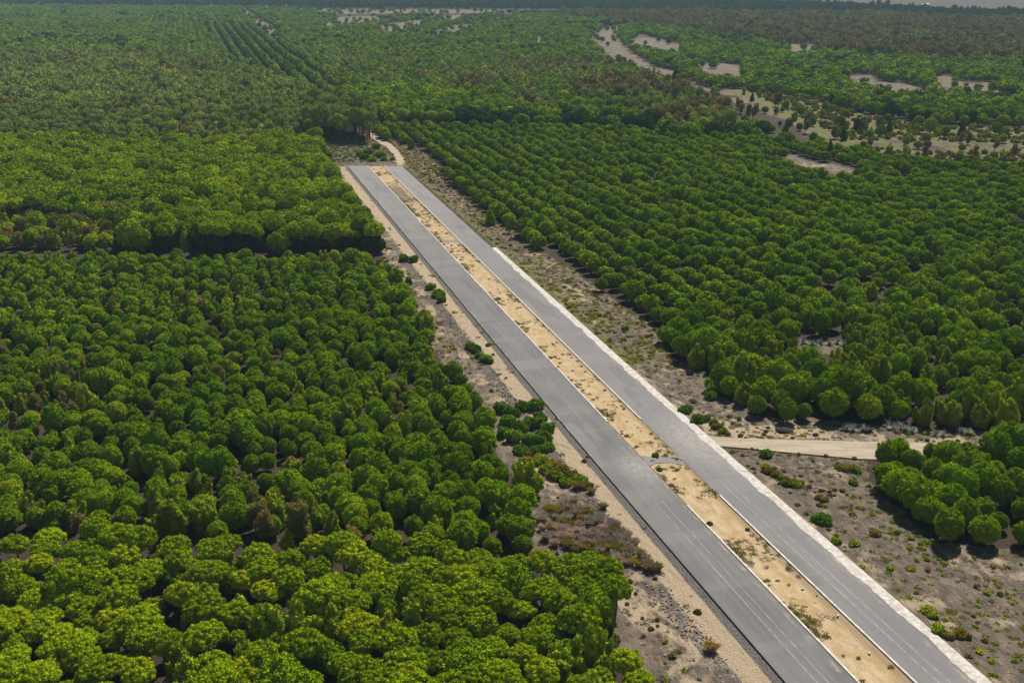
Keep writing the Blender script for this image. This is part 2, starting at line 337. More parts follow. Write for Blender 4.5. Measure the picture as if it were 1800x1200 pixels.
fs = n.math('ADD', n.attr('sand'), n.math('MULTIPLY', n.math('SUBTRACT', n.math('ADD', n.math('MULTIPLY', n1, .9), n.math('MULTIPLY', n2, .5)), .70), 1.9))
c = n.mix(n.ramp(fs, .38, .72), earth, sandc)
grav = n.mix(n.ramp(n3, .38, .62), (.085, .078, .072), (.24, .215, .19))
c = n.mix(n.ramp(n.math('ADD', n.attr('gravel'), n.math('MULTIPLY', n.math('SUBTRACT', n2, .5), 1.1)), .42, .62), c, grav)
grn = n.mix(n3, (.09, .10, .03), (.24, .22, .06))
c = n.mix(n.ramp(n.math('ADD', n.attr('green'), n.math('MULTIPLY', n.math('SUBTRACT', n4, .5), 2.2)), .42, .75, 0, .85), c, grn)
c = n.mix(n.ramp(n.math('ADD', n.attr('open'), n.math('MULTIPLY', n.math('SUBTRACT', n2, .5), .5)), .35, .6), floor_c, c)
c = n.mix(n.math('MULTIPLY', n.attr('burnt'), n.ramp(n.noise(n.mapping(tc, (1, .5, 1)), .06, 5, .7), .45, .6)), c, (.10, .06, .065))
fc = n.mix(n.noise(n.mapping(tc, (1, .2, 1)), .004, 3), (.13, .095, .08), (.10, .11, .07))
c = n.mix(n.attr('field'), c, fc)
n.out(c, .95, .1, n.math('ADD', n3, n.math('MULTIPLY', n2, 1.8)), .5, .9)
gme = mesh_np('ground', V, F, [gm], smooth=True)
for nm, a in (('sand', a_sand), ('gravel', a_grav), ('green', a_grn), ('open', a_open), ('burnt', drk), ('field', fld)):
    at_ = gme.attributes.new(nm, 'FLOAT', 'POINT'); at_.data.foreach_set('value', np.clip(a, 0, 1).astype(np.float32).ravel())
def link(name, me, parent=None, rz=0.0, loc=(0, 0, 0)):
    o = bpy.data.objects.new(name, me); COL.objects.link(o); o.location = loc; o.rotation_euler = (0, 0, rz)
    if parent: o.parent = parent
    return o
tag(link('ground', gme, rz=RZ), kind='structure')
# ------------------------------------------------------------------ road
def ribbon(name, lf_, rf_, s0, s1, ztop, zbot, mat, step=2.0, kind='structure', smooth=False, s0f=None, nacross=2, zf=None):
    ss = np.arange(s0, s1 + 1e-3, step); ss[-1] = s1
    V = []; m = nacross
    for s in ss:
        a, b = lf_(s) + float(drift(s)), rf_(s) + float(drift(s))
        row = [a + (b - a) * i / (m - 1) for i in range(m)]
        e = lambda u: (s - (9.0 * (u - 76) / 27 if s > s1 - 14 else 0) * (1 - (s1 - s) / 14.0) if s0f else s)
        V += [(a, e(a), zbot)] + [(u, e(u), ztop + (zf(u, s) if zf else 0)) for u in row] + [(b, e(b), zbot)]
    k = m + 2; F = []
    for i in range(len(ss) - 1):
        for j in range(k - 1): F.append((i * k + j, i * k + j + 1, (i + 1) * k + j + 1, (i + 1) * k + j))
    bm = bmesh.new(); vs = [bm.verts.new(v) for v in V]
    for f in F: bm.faces.new([vs[q] for q in f])
    bm.faces.new([vs[q] for q in range(k)][::-1]); bm.faces.new([vs[(len(ss) - 1) * k + q] for q in range(k)])
    bmesh.ops.recalc_face_normals(bm, faces=bm.faces); me = bpy.data.meshes.new(name); bm.to_mesh(me); bm.free(); me.materials.append(mat)
    return tag(link(name, me, rz=RZ), kind=kind)
def asphalt(name):
    m, t = newmat(name); n = N(t); tc = n.add('ShaderNodeTexCoord').outputs['Object']
    st = n.noise(n.mapping(tc, (1.6, .03, 1)), 1.0, 4, .6); bl = n.noise(n.mapping(tc, (1, .35, 1)), .12, 5, .6, .5); fi = n.noise(tc, 7, 4, .7)
    c = n.mix(n.ramp(bl, .35, .7), (.135, .128, .124), (.185, .175, .168))
    c = n.mix(n.ramp(st, .48, .75, 0, .25), c, (.27, .25, .235))
    c = n.mix(n.ramp(n.noise(n.mapping(tc, (.9, .06, 1)), .5, 3), .6, .8, 0, .35), c, (.11, .104, .10))
    c = n.mix(.5, c, (.20, .19, .182)) if False else c
    # pale dust dragged round the crossings; the wide far spot also paints grazing sheen
    sp = n.add('ShaderNodeSeparateXYZ'); n.link(tc, sp.inputs[0]); dist = lambda cu, cs, ru, rs: n.math('SQRT', n.math('ADD', n.math('POWER', n.math('DIVIDE', n.math('SUBTRACT', sp.outputs[0], cu), ru), 2), n.math('POWER', n.math('DIVIDE', n.math('SUBTRACT', sp.outputs[1], cs), rs), 2)))
    wsp = n.noise(n.mapping(tc, (1, .8, 1)), .8, 5, .7, 1.6)
    side = n.ramp(sp.outputs[0], 89, 91, 0, .28); c = n.mix(side, c, (.30, .285, .27))
    for cu, cs, ru, rs in ((101, 214, 9, 26), (84, 203, 6, 12), (84.5, 610, 60, 300)):
        k = n.math('MULTIPLY', n.ramp(dist(cu, cs, ru, rs), 0, 1, 1, 0), n.ramp(wsp, .34, .6, .2, 1.0))
        c = n.mix(n.math('MULTIPLY', k, .9 if ru < 20 else .5), c, (.40, .365, .335))
    c = n.mix(n.ramp(fi, .3, .7, 0, .25), c, (.10, .095, .092))
    wob = n.math('ADD', sp.outputs[0], n.math('MULTIPLY', n.math('SUBTRACT', n.noise(n.mapping(tc, (1, .12, 1)), .6, 3), .5), .35))
    for cu in (79.3, 82.7, 97.4, 100.6):                # lane seams
        c = n.mix(n.ramp(n.math('ABSOLUTE', n.math('SUBTRACT', wob, cu)), .03, .10, .22, 0), c, (.09, .085, .083))
    for cu in (77.6, 79.9, 81.6, 84.2, 96.2, 98.6, 100.2, 102.2):   # wheel paths
        c = n.mix(n.math('MULTIPLY', n.ramp(n.math('ABSOLUTE', n.math('SUBTRACT', wob, cu)), .1, .7, .16, 0), n.ramp(n.noise(n.mapping(tc, (1, .05, 1)), .7, 4), .35, .65)), c, (.29, .27, .255))
    vo = n.add('ShaderNodeTexVoronoi', distance='CHEBYCHEV'); n.link(n.mapping(tc, (.22, .045, 1)), vo.inputs['Vector']); vo.inputs['Scale'].default_value = 1.0; vs_ = n.add('ShaderNodeSeparateColor'); n.link(vo.outputs['Color'], vs_.inputs[0])
    c = n.mix(n.ramp(vs_.outputs[0], .86, .88, 0, .3), c, (.10, .096, .094)); c = n.mix(n.ramp(vs_.outputs[1], .88, .9, 0, .25), c, (.28, .265, .25))
    cr = n.noise(tc, .5, 6, .75, 2.5); c = n.mix(n.math('MULTIPLY', n.ramp(n.math('ABSOLUTE', n.math('SUBTRACT', cr, .5)), .0, .006, .6, 0), n.ramp(bl, .5, .6)), c, (.06, .057, .055))
    band = n.noise(n.mapping(tc, (.02, 1, 1)), .09, 3); c = n.mix(n.ramp(band, .52, .60, 0, .3), c, (.25, .232, .22))
    for cu in (76.0, 86.1, 94.5, 103.2):                # sand blown on to the edges
        c = n.mix(n.math('MULTIPLY', n.ramp(n.math('ABSOLUTE', n.math('SUBTRACT', wob, cu)), .05, .75, 1, 0), n.ramp(n.noise(n.mapping(tc, (1, .25, 1)), 1.1, 5, .7), .48, .68, 0, .8)), c, (.42, .34, .25))
    n.out(c, .82, .3, fi, .02); return m
ASPH = asphalt('worn_asphalt')
conc, t = newmat('pale_concrete'); n = N(t); tc = n.add('ShaderNodeTexCoord').outputs['Object']
sp = n.add('ShaderNodeSeparateXYZ'); n.link(tc, sp.inputs[0])
jt = n.ramp(n.math('ABSOLUTE', n.math('SUBTRACT', n.math('FRACT', n.math('DIVIDE', n.math('ADD', sp.outputs[1], n.math('MULTIPLY', n.noise(tc, .25, 2), 2.0)), 2.6)), .5)), .0, .035, .55, 0)
cf = n.noise(tc, .8, 6, .65); c = n.mix(n.ramp(cf, .35, .65), (.44, .40, .35), (.68, .63, .56)); c = n.mix(jt, c, (.25, .22, .19))
c = n.mix(n.ramp(n.noise(tc, .35, 5, .7), .55, .7, 0, .6), c, (.33, .27, .21)); n.out(c, .85, .3, cf, .02)
white, t = newmat('kerb_concrete'); n = N(t); tc = n.add('ShaderNodeTexCoord').outputs['Object']
c = n.mix(n.ramp(n.noise(tc, .9, 5, .7), .35, .7), (.50, .47, .42), (.78, .75, .69)); n.out(c, .8, .3)
medm, t = newmat('median_sand'); n = N(t); tc = n.add('ShaderNodeTexCoord').outputs['Object']
sp = n.add('ShaderNodeSeparateXYZ'); n.link(tc, sp.inputs[0])
a1 = n.noise(n.mapping(tc, (1, .5, 1)), .5, 6, .62, .3); a2 = n.noise(tc, 2.6, 5, .65); a3 = n.noise(n.mapping(tc, (1.5, .12, 1)), .8, 4)
c = n.mix(n.ramp(a1, .32, .68), (.42, .29, .14), (.56, .43, .27)); c = n.mix(n.ramp(a2, .52, .72, 0, .5), c, (.36, .24, .12)); c = n.mix(n.ramp(a3, .56, .7, 0, .6), c, (.30, .21, .13))
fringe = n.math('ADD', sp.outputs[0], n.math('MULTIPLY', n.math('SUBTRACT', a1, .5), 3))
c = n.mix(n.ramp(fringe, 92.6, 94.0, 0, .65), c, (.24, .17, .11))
c = n.mix(n.math('MULTIPLY', n.ramp(n.noise(tc, 1.3, 6, .75), .5, .68, 0, .6), n.ramp(n.noise(tc, .12, 3), .4, .6)), c, (.34, .27, .06)); c = n.mix(n.ramp(n.noise(n.mapping(tc, (1, .6, 1)), .33, 5, .7), .6, .7, 0, .7), c, (.30, .25, .20))
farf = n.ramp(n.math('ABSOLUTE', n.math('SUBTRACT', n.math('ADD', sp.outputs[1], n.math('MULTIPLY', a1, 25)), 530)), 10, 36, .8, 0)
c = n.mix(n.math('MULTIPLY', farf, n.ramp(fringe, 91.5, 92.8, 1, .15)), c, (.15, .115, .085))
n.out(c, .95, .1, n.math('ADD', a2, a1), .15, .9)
S0 = 90.0; S1 = 600.0
# slabs: the end runs square across the photo's view of it
road1 = ribbon('road', lambda s: 76.0, lambda s: 86.1, S0, S1, 0, -.75, ASPH, s0f=1)
rr = np.random.default_rng(3); kn = rr.uniform(-.55, .55, 400)
def ragged(s):
    i = s / 5.5; k = int(i) % 399; f_ = i - int(i); w = kn[k] * (1 - f_) + kn[k + 1] * f_
    return (103.0 + w * .8 + .22 * math.sin(s * .9) * kn[(k * 7) % 399] + .28 * kn[int(s / 1.4) % 399]) if s < 402 else 103.4
road2 = ribbon('road', lambda s: 94.5, lambda s: 103.4 if s >= 402 else 104.0, S0, S1, 0, -.75, ASPH, s0f=1)
ribbon('concrete_shoulder', ragged, lambda s: 105.15, S0, 402, .012, -.5, conc, step=.7)
def kerb(u, sa_, sb_):
    return ribbon('kerb', lambda s: u, lambda s: u + .34, sa_, sb_, .13, -.5, white, step=3.0)
kerb(86.101, S0, 184.5); kerb(86.101, 229, 596.4); kerb(94.149, S0, 187); kerb(94.149, 228.5, 593.8)
ribbon('road_edge', lambda s: 86.103, lambda s: 86.25, 184.6, 228.9, -.03, -.5, ASPH); ribbon('road_edge', lambda s: 94.2, lambda s: 94.497, 187.1, 228.4, -.03, -.5, ASPH)
ribbon('median', lambda s: 86.45, lambda s: 94.145, S0, 594, -.07, -.6, medm, step=.8, nacross=14, zf=lambda u, s: float(.05 * fbm(np.float64(u), np.float64(s), 2.2, 2)) - (.0 if 87 < u < 93.6 else .03))
# crossings between the carriageways: dusty gravel strips
dust = plain('crossing_gravel', (.25, .235, .22), .95, .3, 1.5)
def quad_strip(name, pts, w, z, mat, local=True, kind='structure'):
    bm = bmesh.new(); prev = None; pts = [Vector((p[0], p[1], 0)) for p in pts]
    for i, p in enumerate(pts):
        d = (pts[min(i + 1, len(pts) - 1)] - pts[max(i - 1, 0)]).normalized(); nrm = Vector((-d.y, d.x, 0)); ww = w[i] if isinstance(w, (list, tuple)) else w
        a = bm.verts.new((p + nrm * ww / 2) + Vector((0, 0, z))); b = bm.verts.new((p - nrm * ww / 2) + Vector((0, 0, z)))
        if prev: bm.faces.new((prev[0], prev[1], b, a))
        prev = (a, b)
    bmesh.ops.recalc_face_normals(bm, faces=bm.faces)
    if bm.faces[:][0].normal.z < 0: bmesh.ops.reverse_faces(bm, faces=bm.faces)
    me = bpy.data.meshes.new(name); bm.to_mesh(me); bm.free(); me.materials.append(mat)
    return tag(link(name, me, rz=RZ), kind=kind)
def usat(px, py, z=0): x, y = at(px, py, z); return xy2us(x, y)
for pts, w in ([(1122, 811), (1140, 809), (1165, 807), (1185, 807), (1202, 810)], 3.3), ([(768, 423), (790, 424), (808, 423)], 3.6):
    P = [usat(*p) for p in pts]; cu = P[0][1]; quad_strip('crossing', [(86.28 + (94.35 - 86.28) * i / (len(P) - 1) + float(drift(P[i][1])), P[i][1]) for i in range(len(P))], [w * 1.7] + [w] * (len(P) - 2) + [w * 1.3], .016, dust)
trm, t = newmat('packed_sand'); n = N(t); tc = n.add('ShaderNodeTexCoord').outputs['Object']; rt = n.noise(n.mapping(tc, (.08, 1.4, 1)), 1.0, 5, .65); bl_ = n.noise(tc, .35, 5, .65)
c = n.mix(n.ramp(rt, .35, .65), (.36, .29, .21), (.50, .42, .32)); c = n.mix(n.ramp(bl_, .5, .7, 0, .5), c, (.30, .24, .18)); n.out(c, .95, .1, rt, .2)
def prism(name, poly, ztop, zbot, mat):
    bm = bmesh.new(); pts = []
    for i, p in enumerate(poly):                        # a wavering edge between the outline's corners
        q_ = poly[(i + 1) % len(poly)]; A = np.array(at(*p, ztop)); B = np.array(at(*q_, ztop)); k = max(1, int(np.hypot(*(B - A)) / 4))
        pts += [A + (B - A) * j / k + (0 if j == 0 else 1) * np.array([fbm(A[0] + j * 3.1, A[1], .3, 5), fbm(A[0] + j * 2.7, A[1], .3, 6)]) * .35 for j in range(k)]
    vs = [bm.verts.new((p[0], p[1], ztop)) for p in pts]; f = bm.faces.new(vs)
    if f.normal.z < 0 or f.calc_area() and sum((pts[i][0] - pts[i - 1][0]) * (pts[i][1] + pts[i - 1][1]) for i in range(len(pts))) > 0: bmesh.ops.reverse_faces(bm, faces=[f])
    rv = bmesh.ops.extrude_face_region(bm, geom=[f]); bmesh.ops.translate(bm, vec=(0, 0, zbot - ztop), verts=[v for v in rv['geom'] if isinstance(v, bmesh.types.BMVert)])
    bmesh.ops.recalc_face_normals(bm, faces=bm.faces); bmesh.ops.triangulate(bm, faces=[f_ for f_ in bm.faces if len(f_.verts) > 4])
    me = bpy.data.meshes.new(name); bm.to_mesh(me); bm.free(); me.materials.append(mat); return tag(link(name, me), kind='structure')
prism('dirt_road', SIDE, -.13, -.9, trm); prism('dirt_track', TRACK, -.30, -.9, trm)
# painted marks
paint, t = newmat('worn_road_paint'); n = N(t); tc = n.add('ShaderNodeTexCoord').outputs['Object']
f = n.noise(n.mapping(tc, (2, .4, 1)), 1.5, 4, .7); c = n.mix(n.ramp(f, .38, .62), (.22, .205, .19), (.52, .48, .43)); n.out(c, .8)
def mark(u0, u1, s_a, s_b, w):
    ss = np.arange(s_a, s_b, 3.0); quad_strip('road_marking', [(u0 + (u1 - u0) * (s - s_a) / (s_b - s_a) + float(drift(s)), s) for s in ss], w, .006, paint)
mark(82.0, 82.35, 122, 191, .10); mark(80.4, 80.75, 122, 190, .10); mark(80.9, 80.9, 230, 262, .09)
mark(97.7, 97.2, 95, 197, .12); mark(99.4, 98.8, 95, 196, .10)
# concrete marker blocks in the median
blk = plain('block_concrete', (.6, .57, .5), .85, .2)
bm = bmesh.new(); bmesh.ops.create_cube(bm, size=1); bmesh.ops.scale(bm, vec=(.55, .34, .3), verts=bm.verts); bmesh.ops.bevel(bm, geom=bm.edges[:], offset=.04, segments=1, affect='EDGES'); bme = bpy.data.meshes.new('block'); bm.to_mesh(bme); bm.free(); bme.materials.append(blk)
for i, (px, py) in enumerate([(1356, 973), (1411, 1035), (1473, 1082), (1528, 1148)]):
    x, y = at(px, py); o = link('concrete_block', bme, loc=(x, y, .06), rz=RZ + i * .4)
    tag(o, ['pale concrete block in the sandy median, farthest up of four', 'pale concrete block second down the sandy median', 'tilted pale concrete block third down the sandy median', 'pale concrete block lowest in the sandy median'][i], 'block', 'concrete blocks along the median')
# soil mounds by the dirt road
soil = plain('dark_soil', (.07, .05, .045), 1, .35, 1.5, .3)
for i, (px, py, w, h) in enumerate([(1377, 757, 4.4, 1.1), (1408, 742, 3.8, 1.0), (1434, 765, 1.6, .7), (1393, 770, 1.3, .5)]):
    V0, F0 = ICO[2]; q = np.random.default_rng(i + 5); V = V0 * (1 + q.uniform(-.14, .14, (len(V0), 1))) * [w / 2, w / 2.4, h]; x, y = at(px, py, GZ)
    tag(link('soil_mound', mesh_np('mound', V, F0, [soil], smooth=True), loc=(x, y, GZ - .1)), ['large dark soil mound by the dirt road under two small pines', 'dark round soil mound tight under the small round pine', 'small dark heap where the dirt road verge meets pale sand', 'smallest dark heap on the edge of the dirt road'][i], 'mound', 'soil mounds by the dirt road')
# ------------------------------------------------------------------ planting zones (photo outlines of each stand, trees set out on the ground)
C4 = lambda *a: list(a)
BL, BR = -260, 2060
ZONES = [  # name, poly, height of test point, [(species, mat, scale, weight)], row pitch, along pitch, jitter
 ('clump', [(1512, 785), (1530, 757), (1573, 752), (1700, 765), (BR, 770), (BR, 960), (1690, 948), (1630, 940), (1590, 915), (1560, 880), (1520, 850)], 3, [('stone', 'pine', .98, 1)], 5.8, 5.6, 1.1),
 ('mature', [(BL, 925), (300, 925), (440, 935), (500, 950), (700, 940), (870, 955), (960, 965), (1130, 985), (1200, 1080), (1300, 1600), (BL, 1600)], 6, [('umbrella', 'umbrella', .76, .82), ('wattle', 'wattle', 1.05, .1), ('stone', 'pine', 1.1, .06)], 4.5, 4.2, 1.6),
 ('brownscrub', [(BL, 365), (100, 368), (190, 380), (225, 392), (205, 412), (180, 425), (BL, 425)], 3, [('euc', 'brown', .85, .35), ('wattle', 'wattle', .9, .4), ('stone', 'yellowpine', .9, .25)], 4.5, 4.5, 1.5),
 ('block2', [(BL, 238), (100, 238), (240, 243), (430, 252), (470, 238), (560, 240), (600, 330), (680, 396), (690, 412), (660, 415), (180, 414), (150, 372), (BL, 366)], 6.5, [('umbrella', 'yellowpine', 1.03, .80), ('stone', 'yellowpine', 1.45, .17), ('wattle', 'wattle', 1.1, .03)], 6.6, 6.2, 1.6),
 ('young', [(BL, 446), (180, 446), (670, 447), (1100, 880), (1000, 965), (870, 957), (700, 942), (500, 952), (440, 937), (300, 927), (BL, 927)], 3, [('stone', 'pine', .74, .80), ('wattle', 'wattle', .72, .14), ('euc', 'brown', .6, .04)], 4.5, 4.4, 1.7),
 ('tall', [(541, 180), (600, 176), (646, 192), (654, 206), (654, 214), (541, 211)], 12.5, [('umbrella', 'euc', 1.0, 1)], 5.2, 5.0, 1.4),
 ('olive', [(BL, 90), (100, 90), (250, 95), (380, 100), (470, 130), (545, 165), (560, 240), (470, 240), (430, 250), (240, 243), (BL, 240)], 4, [('euc', 'euc', 1.0, .72), ('stone', 'pine', 1.0, .20), ('euc', 'brown', 1.0, .08)], 6.0, 6.0, 2.4),
 ('rows', [(358, 44), (450, 44), (488, 64), (540, 116), (600, 155), (645, 190), (600, 178), (545, 165), (476, 142), (440, 108), (396, 101)], 3, [('stone', 'pine', 1.08, 1)], 13.5, 4.6, .5),
 ('windbreak', [(645, 192), (1120, 205), (1175, 226), (1290, 220), (1340, 224), (1340, 231), (1290, 229), (1180, 236), (1120, 217), (645, 206)], 4.5, [('stone', 'pine', 1.9, .6), ('stone', 'dark', 1.9, .4)], 9, 9, 2),
 ('rmain', [(655, 214), (1120, 222), (1180, 238), (1290, 232), (1420, 248), (1500, 262), (1600, 278), (BR, 300), (BR, 420), (1700, 420), (1400, 520), (1180, 560), (700, 540)], 3, [('stone', 'pine', 1.06, .97), ('wattle', 'wattle', 1.0, .03)], 8.6, 7.2, .9),
 ('rlow', [(1180, 560), (1400, 520), (1700, 420), (BR, 420), (BR, 800), (1100, 800), (900, 540)], 3, [('stone', 'pine', .88, .76), ('wattle', 'wattle', .85, .17)], 5.8, 5.5, 1.8),
 ('scrub', [(1262, 150), (1440, 178), (1500, 196), (1640, 222), (BR, 235), (BR, 300), (1650, 284), (1495, 262), (1425, 245), (1340, 226), (1290, 220)], 2, [('stone', 'pine', .8, .5), ('euc', 'brown', .9, .3), ('wattle', 'wattle', .8, .2)], 22, 20, 9),
 ('brownband', [(1080, 135), (1180, 150), (1260, 172), (1350, 190), (1450, 205), (1470, 232), (1425, 240), (1340, 226), (1290, 220), (1175, 226), (1120, 205), (1010, 168), (1000, 150)], 4, [('euc', 'brown', 1.15, .55), ('euc', 'euc', 1.15, .25), ('stone', 'pine', 1.1, .2)], 7, 7, 2.5),
 ('green_r', [(590, 140), (640, 155), (700, 145), (770, 155), (900, 172), (960, 200), (640, 205)], 3, [('stone', 'yellowpine', 1.2, .5), ('stone', 'pine', 1.3, .5)], 7.5, 7, 1.8),
 ('green_r2', [(930, 150), (1010, 168), (1120, 205), (1000, 203)], 3, [('stone', 'pine', 1.3, 1)], 7.5, 7, 1.8),
 ('mixband', [(520, 92), (760, 100), (1150, 112), (1200, 150), (1080, 135), (1010, 168), (930, 150), (985, 203), (960, 200), (900, 172), (770, 155), (690, 200), (640, 195), (540, 112)], 3, [('euc', 'euc', .9, .40), ('euc', 'brown', .9, .16), ('stone', 'pine', 1.0, .44)], 6.5, 6.5, 2.2),
 ('fargrey', [(980, 22), (1150, 22), (1330, 24), (1540, 24), (1700, 34), (2400, 36), (2400, 112), (1560, 100), (1420, 84), (1300, 64), (1150, 44), (1020, 32)], 4, [('euc', 'brown', 1.3, .72), ('euc', 'euc', 1.2, .18), ('stone', 'dark', 1.4, .1)], 10, 9, 4),
 ('fardark', [(-500, -14), (1330, -14), (1345, 3), (1500, 10), (1620, 16), (1700, 22), (2500, 26), (2500, 36), (1700, 33), (1540, 23), (1330, 23), (985, 16), (560, 15), (430, 10), (-500, 8)], 4, [('stone', 'dark', 1.8, .7), ('euc', 'dark', 1.5, .3)], 13, 12, 5),
 ('farpine', [(-500, 4), (1150, 20), (1150, 44), (1420, 84), (1560, 100), (2400, 112), (2400, 240), (1500, 215), (1262, 170), (1150, 135), (900, 135), (560, 110), (400, 110), (BL, 95)], 3, [('stone', 'pine', 1.32, .88), ('euc', 'euc', 1.1, .07), ('stone', 'dark', 1.5, .05)], 8.8, 8.2, 2.4),
]
T = []  # x, y, species, mat, scale, zone
prev = []
for zi, (zn, poly, hz, mixl, pu, ps, jit) in enumerate(ZONES):
    pp = [(max(-600, min(2500, a)), max(-14, b)) for a, b in poly]
    wu = np.array([usat(a, b, hz) for a, b in pp]); lo, hi = wu.min(0), wu.max(0)
    lo = lo - 10; hi = hi + 10
    gu, gs = np.meshgrid(np.arange(math.floor(lo[0] / pu) * pu, hi[0], pu), np.arange(lo[1], hi[1], ps))
    gu = gu.ravel(); gs = gs.ravel(); r = np.random.default_rng(50 + zi)
    gs = gs + (np.round(gu / pu) % 2) * ps * .5
    gu = gu + r.normal(size=gu.size) * jit * .5 * (.6 if zn in ('rmain', 'rows') else 1); gs = gs + r.normal(size=gs.size) * jit * .6
    x, y = us2xy(gu, gs); px, py = proj(x, y, hz); bx, by = proj(x, y, GZ)
    ok = inpoly(px, py, poly) & (y > 60)
    for q in prev: ok &= ~inpoly(px, py, q)
    x, y, px, py, bx, by, gu, gs = (a[ok] for a in (x, y, px, py, bx, by, gu, gs)); ok = np.ones(len(x), bool)
    if zn == 'clump': ok &= inpoly(bx, by, CLUMP)
    elif zn not in ('tall',): ok &= ~inpoly(bx, by, CORR)
    else: ok &= ~inpoly(bx, by, TRACK)
    if zn == 'farpine': ok &= (bx > 30) | True
    for q in SANDP: ok &= ~(inpoly(bx, by, q) | inpoly(px, py - 3, q) | inpoly(bx, by + 2.5, q)) | (r.uniform(size=len(x)) < (.06 if zn not in ('rlow',) else 0))
    if zn != 'scrub':
        for q in GRASSP: ok &= ~inpoly(bx, by, q)
    gap = {'mature': .0, 'young': .05, 'rmain': .015, 'rlow': .05, 'farpine': .05, 'olive': .03}.get(zn, .0); ok &= r.uniform(size=len(x)) > gap
    w = np.array([m_[3] for m_ in mixl]); w = w / w.sum()
    # mixed species grow in drifts
    nz = fbm(x, y, .035, 20 + zi) + r.normal(size=len(x)) * .28; rank = np.empty(len(x)); rank[np.argsort(-nz)] = (np.arange(len(x)) + .5) / max(1, len(x))
    order = np.argsort(w)                               # minority kinds take the drifts
    cum = 0; sp_ = np.zeros(len(x), int)
    for k in order: sp_[(rank >= cum) & (rank < cum + w[k])] = k; cum += w[k]
    sz = np.clip(r.normal(size=len(x)) * (.10 if zn in ('rmain', 'block2') else .19) + 1, .6, 1.5) * (np.interp(py, [450, 600, 820, 930], [.95, .97, 1.06, 1.14]) if zn == 'young' else np.interp(py, [480, 620, 720], [.95, 1.1, 1.35]) if zn == 'rlow' else 1) * (1 + .10 * fbm(x, y, .02, 40 + zi))
    for i in np.nonzero(ok)[0]:
        m_ = mixl[sp_[i]]
        if zn == 'block2' and by[i] > 429:               # dark trees added so the stand's front shade sits in their colour
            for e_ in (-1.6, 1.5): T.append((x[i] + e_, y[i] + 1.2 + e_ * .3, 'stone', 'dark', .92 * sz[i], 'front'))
        T.append((x[i], y[i], m_[0], m_[1], m_[2] * sz[i], zn))
    prev.append(poly)
print('trees', len(T))
import time; t0 = time.time()
# single trees that stand out in the photo: base pixel, species, material, height factor, words
SINGLE = [((862, 394), 'wattle', 'wattle', 1.0, 'tall olive wattle standing alone on the grassy verge'), ((1056, 512), 'stone', 'bush', .72, 'small pale round tree on the verge against the plantation edge'),
 ((718, 500), 'wattle', 'bush', .5, 'small dark upright sapling on the sandy verge by the young wood'), ((1383, 742), 'stone', 'pine', .78, 'small round sunlit pine with bare stem above the soil mounds'), ((1414, 737), 'stone', 'pine', .66, 'smaller round sunlit pine next to the one above the soil mounds'),
 ((722, 262), 'wattle', 'bush', .8, 'dark upright bushy tree by the pale track at the road end'), ((1562, 236), 'cypress', 'dark', .95, 'dark pointed conifer standing clear on the far grassland'), ((1458, 276), 'cypress', 'dark', .9, 'dark pointed conifer rising behind the sandy gap in the plantation'),
 ((1462, 184), 'stone', 'dark', 1.0, 'dark round tree alone beside the far pale path'), ((1508, 230), 'wattle', 'dark', 1.2, 'dark slender tree beyond the grassland, between round trees'), ((1475, 226), 'stone', 'pine', 1.35, 'big round green tree at the edge of the far grassland'),
 ((1484, 246), 'wattle', 'dark', 1.3, 'dark narrow tree standing on the bare far strip'), ((1546, 234), 'stone', 'dark', 1.0, 'dark round tree beside the pointed far conifer'), ((1634, 234), 'stone', 'pine', 1.35, 'round tree with bare stem in the far grassland'),
 ((1690, 240), 'cypress', 'dark', 1.05, 'dark pointed conifer at the rim of the far grassland'), ((1322, 178), 'cypress', 'dark', .8, 'small dark conifer standing at the end of the far sandy strip'), ((1186, 142), 'cypress', 'dark', 1.3, 'tall dark conifer where the far sandy strip bends'), ((228, 492), 'stone', 'pine', 1.35, 'big round pine standing clear in front of a gap in the young wood')]
# ------------------------------------------------------------------ single trees and the largest of each kind as objects
def bign(s_): return 'big' if s_ > 1.1 else ('small' if s_ < .9 else 'mid-sized')
protos = {}; ZM = {'tall': 1.9, 'front': 1.05, 'block2': 1.12, 'rmain': .82, 'farpine': .84, 'windbreak': .78, 'green_r': .85, 'green_r2': .85}
NAMES = {'umbrella': ('umbrella_pine', 'pine tree'), 'stone': ('stone_pine', 'pine tree'), 'wattle': ('wattle_tree', 'wattle tree'), 'euc': ('scrub_tree', 'scrub tree'), 'cypress': ('conifer_tree', 'conifer tree')}
def put_tree(x, y, kind, mat, sc, label, group, r, zs=1.0):
    nm, cat = NAMES[kind]; v = int(r.integers(0, NV[0])); key = (kind, mat, v)
    if key not in protos:
        e = bpy.data.objects.new(nm, None); e.empty_display_size = .5; c1 = bpy.data.objects.new('crown', crown_mesh(kind, v, mat)); t1 = bpy.data.objects.new('trunk', trunk_mesh(kind, v))
        c1.parent = e; t1.parent = e; protos[key] = (e, c1, t1); first = True
    else: first = False
    e, c1, t1 = protos[key]
    if not first:
        e = e.copy(); c1 = c1.copy(); t1 = t1.copy(); c1.parent = e; t1.parent = e
    for o in (e, c1, t1): COL.objects.link(o)
    e.location = (x, y, GZ); e.rotation_euler = (float(r.normal()) * .05, float(r.normal()) * .05, float(r.uniform(0, 6.28))); e.scale = (sc * float(r.uniform(.86, 1.14)), sc * float(r.uniform(.86, 1.14)), sc * zs * float(r.uniform(.9, 1.14)))
    if 'group' in e: del e['group']
    tag(e, label, cat, group); return e
r = np.random.default_rng(99)
HALF = {'umbrella': 7.0, 'stone': 4.2, 'wattle': 4.5, 'euc': 4.5, 'cypress': 5}
for (px, py), kind, mat, sc, words in SINGLE:
    x, y = at(px, py, GZ); put_tree(x, y, kind, mat, sc, words, None, r)
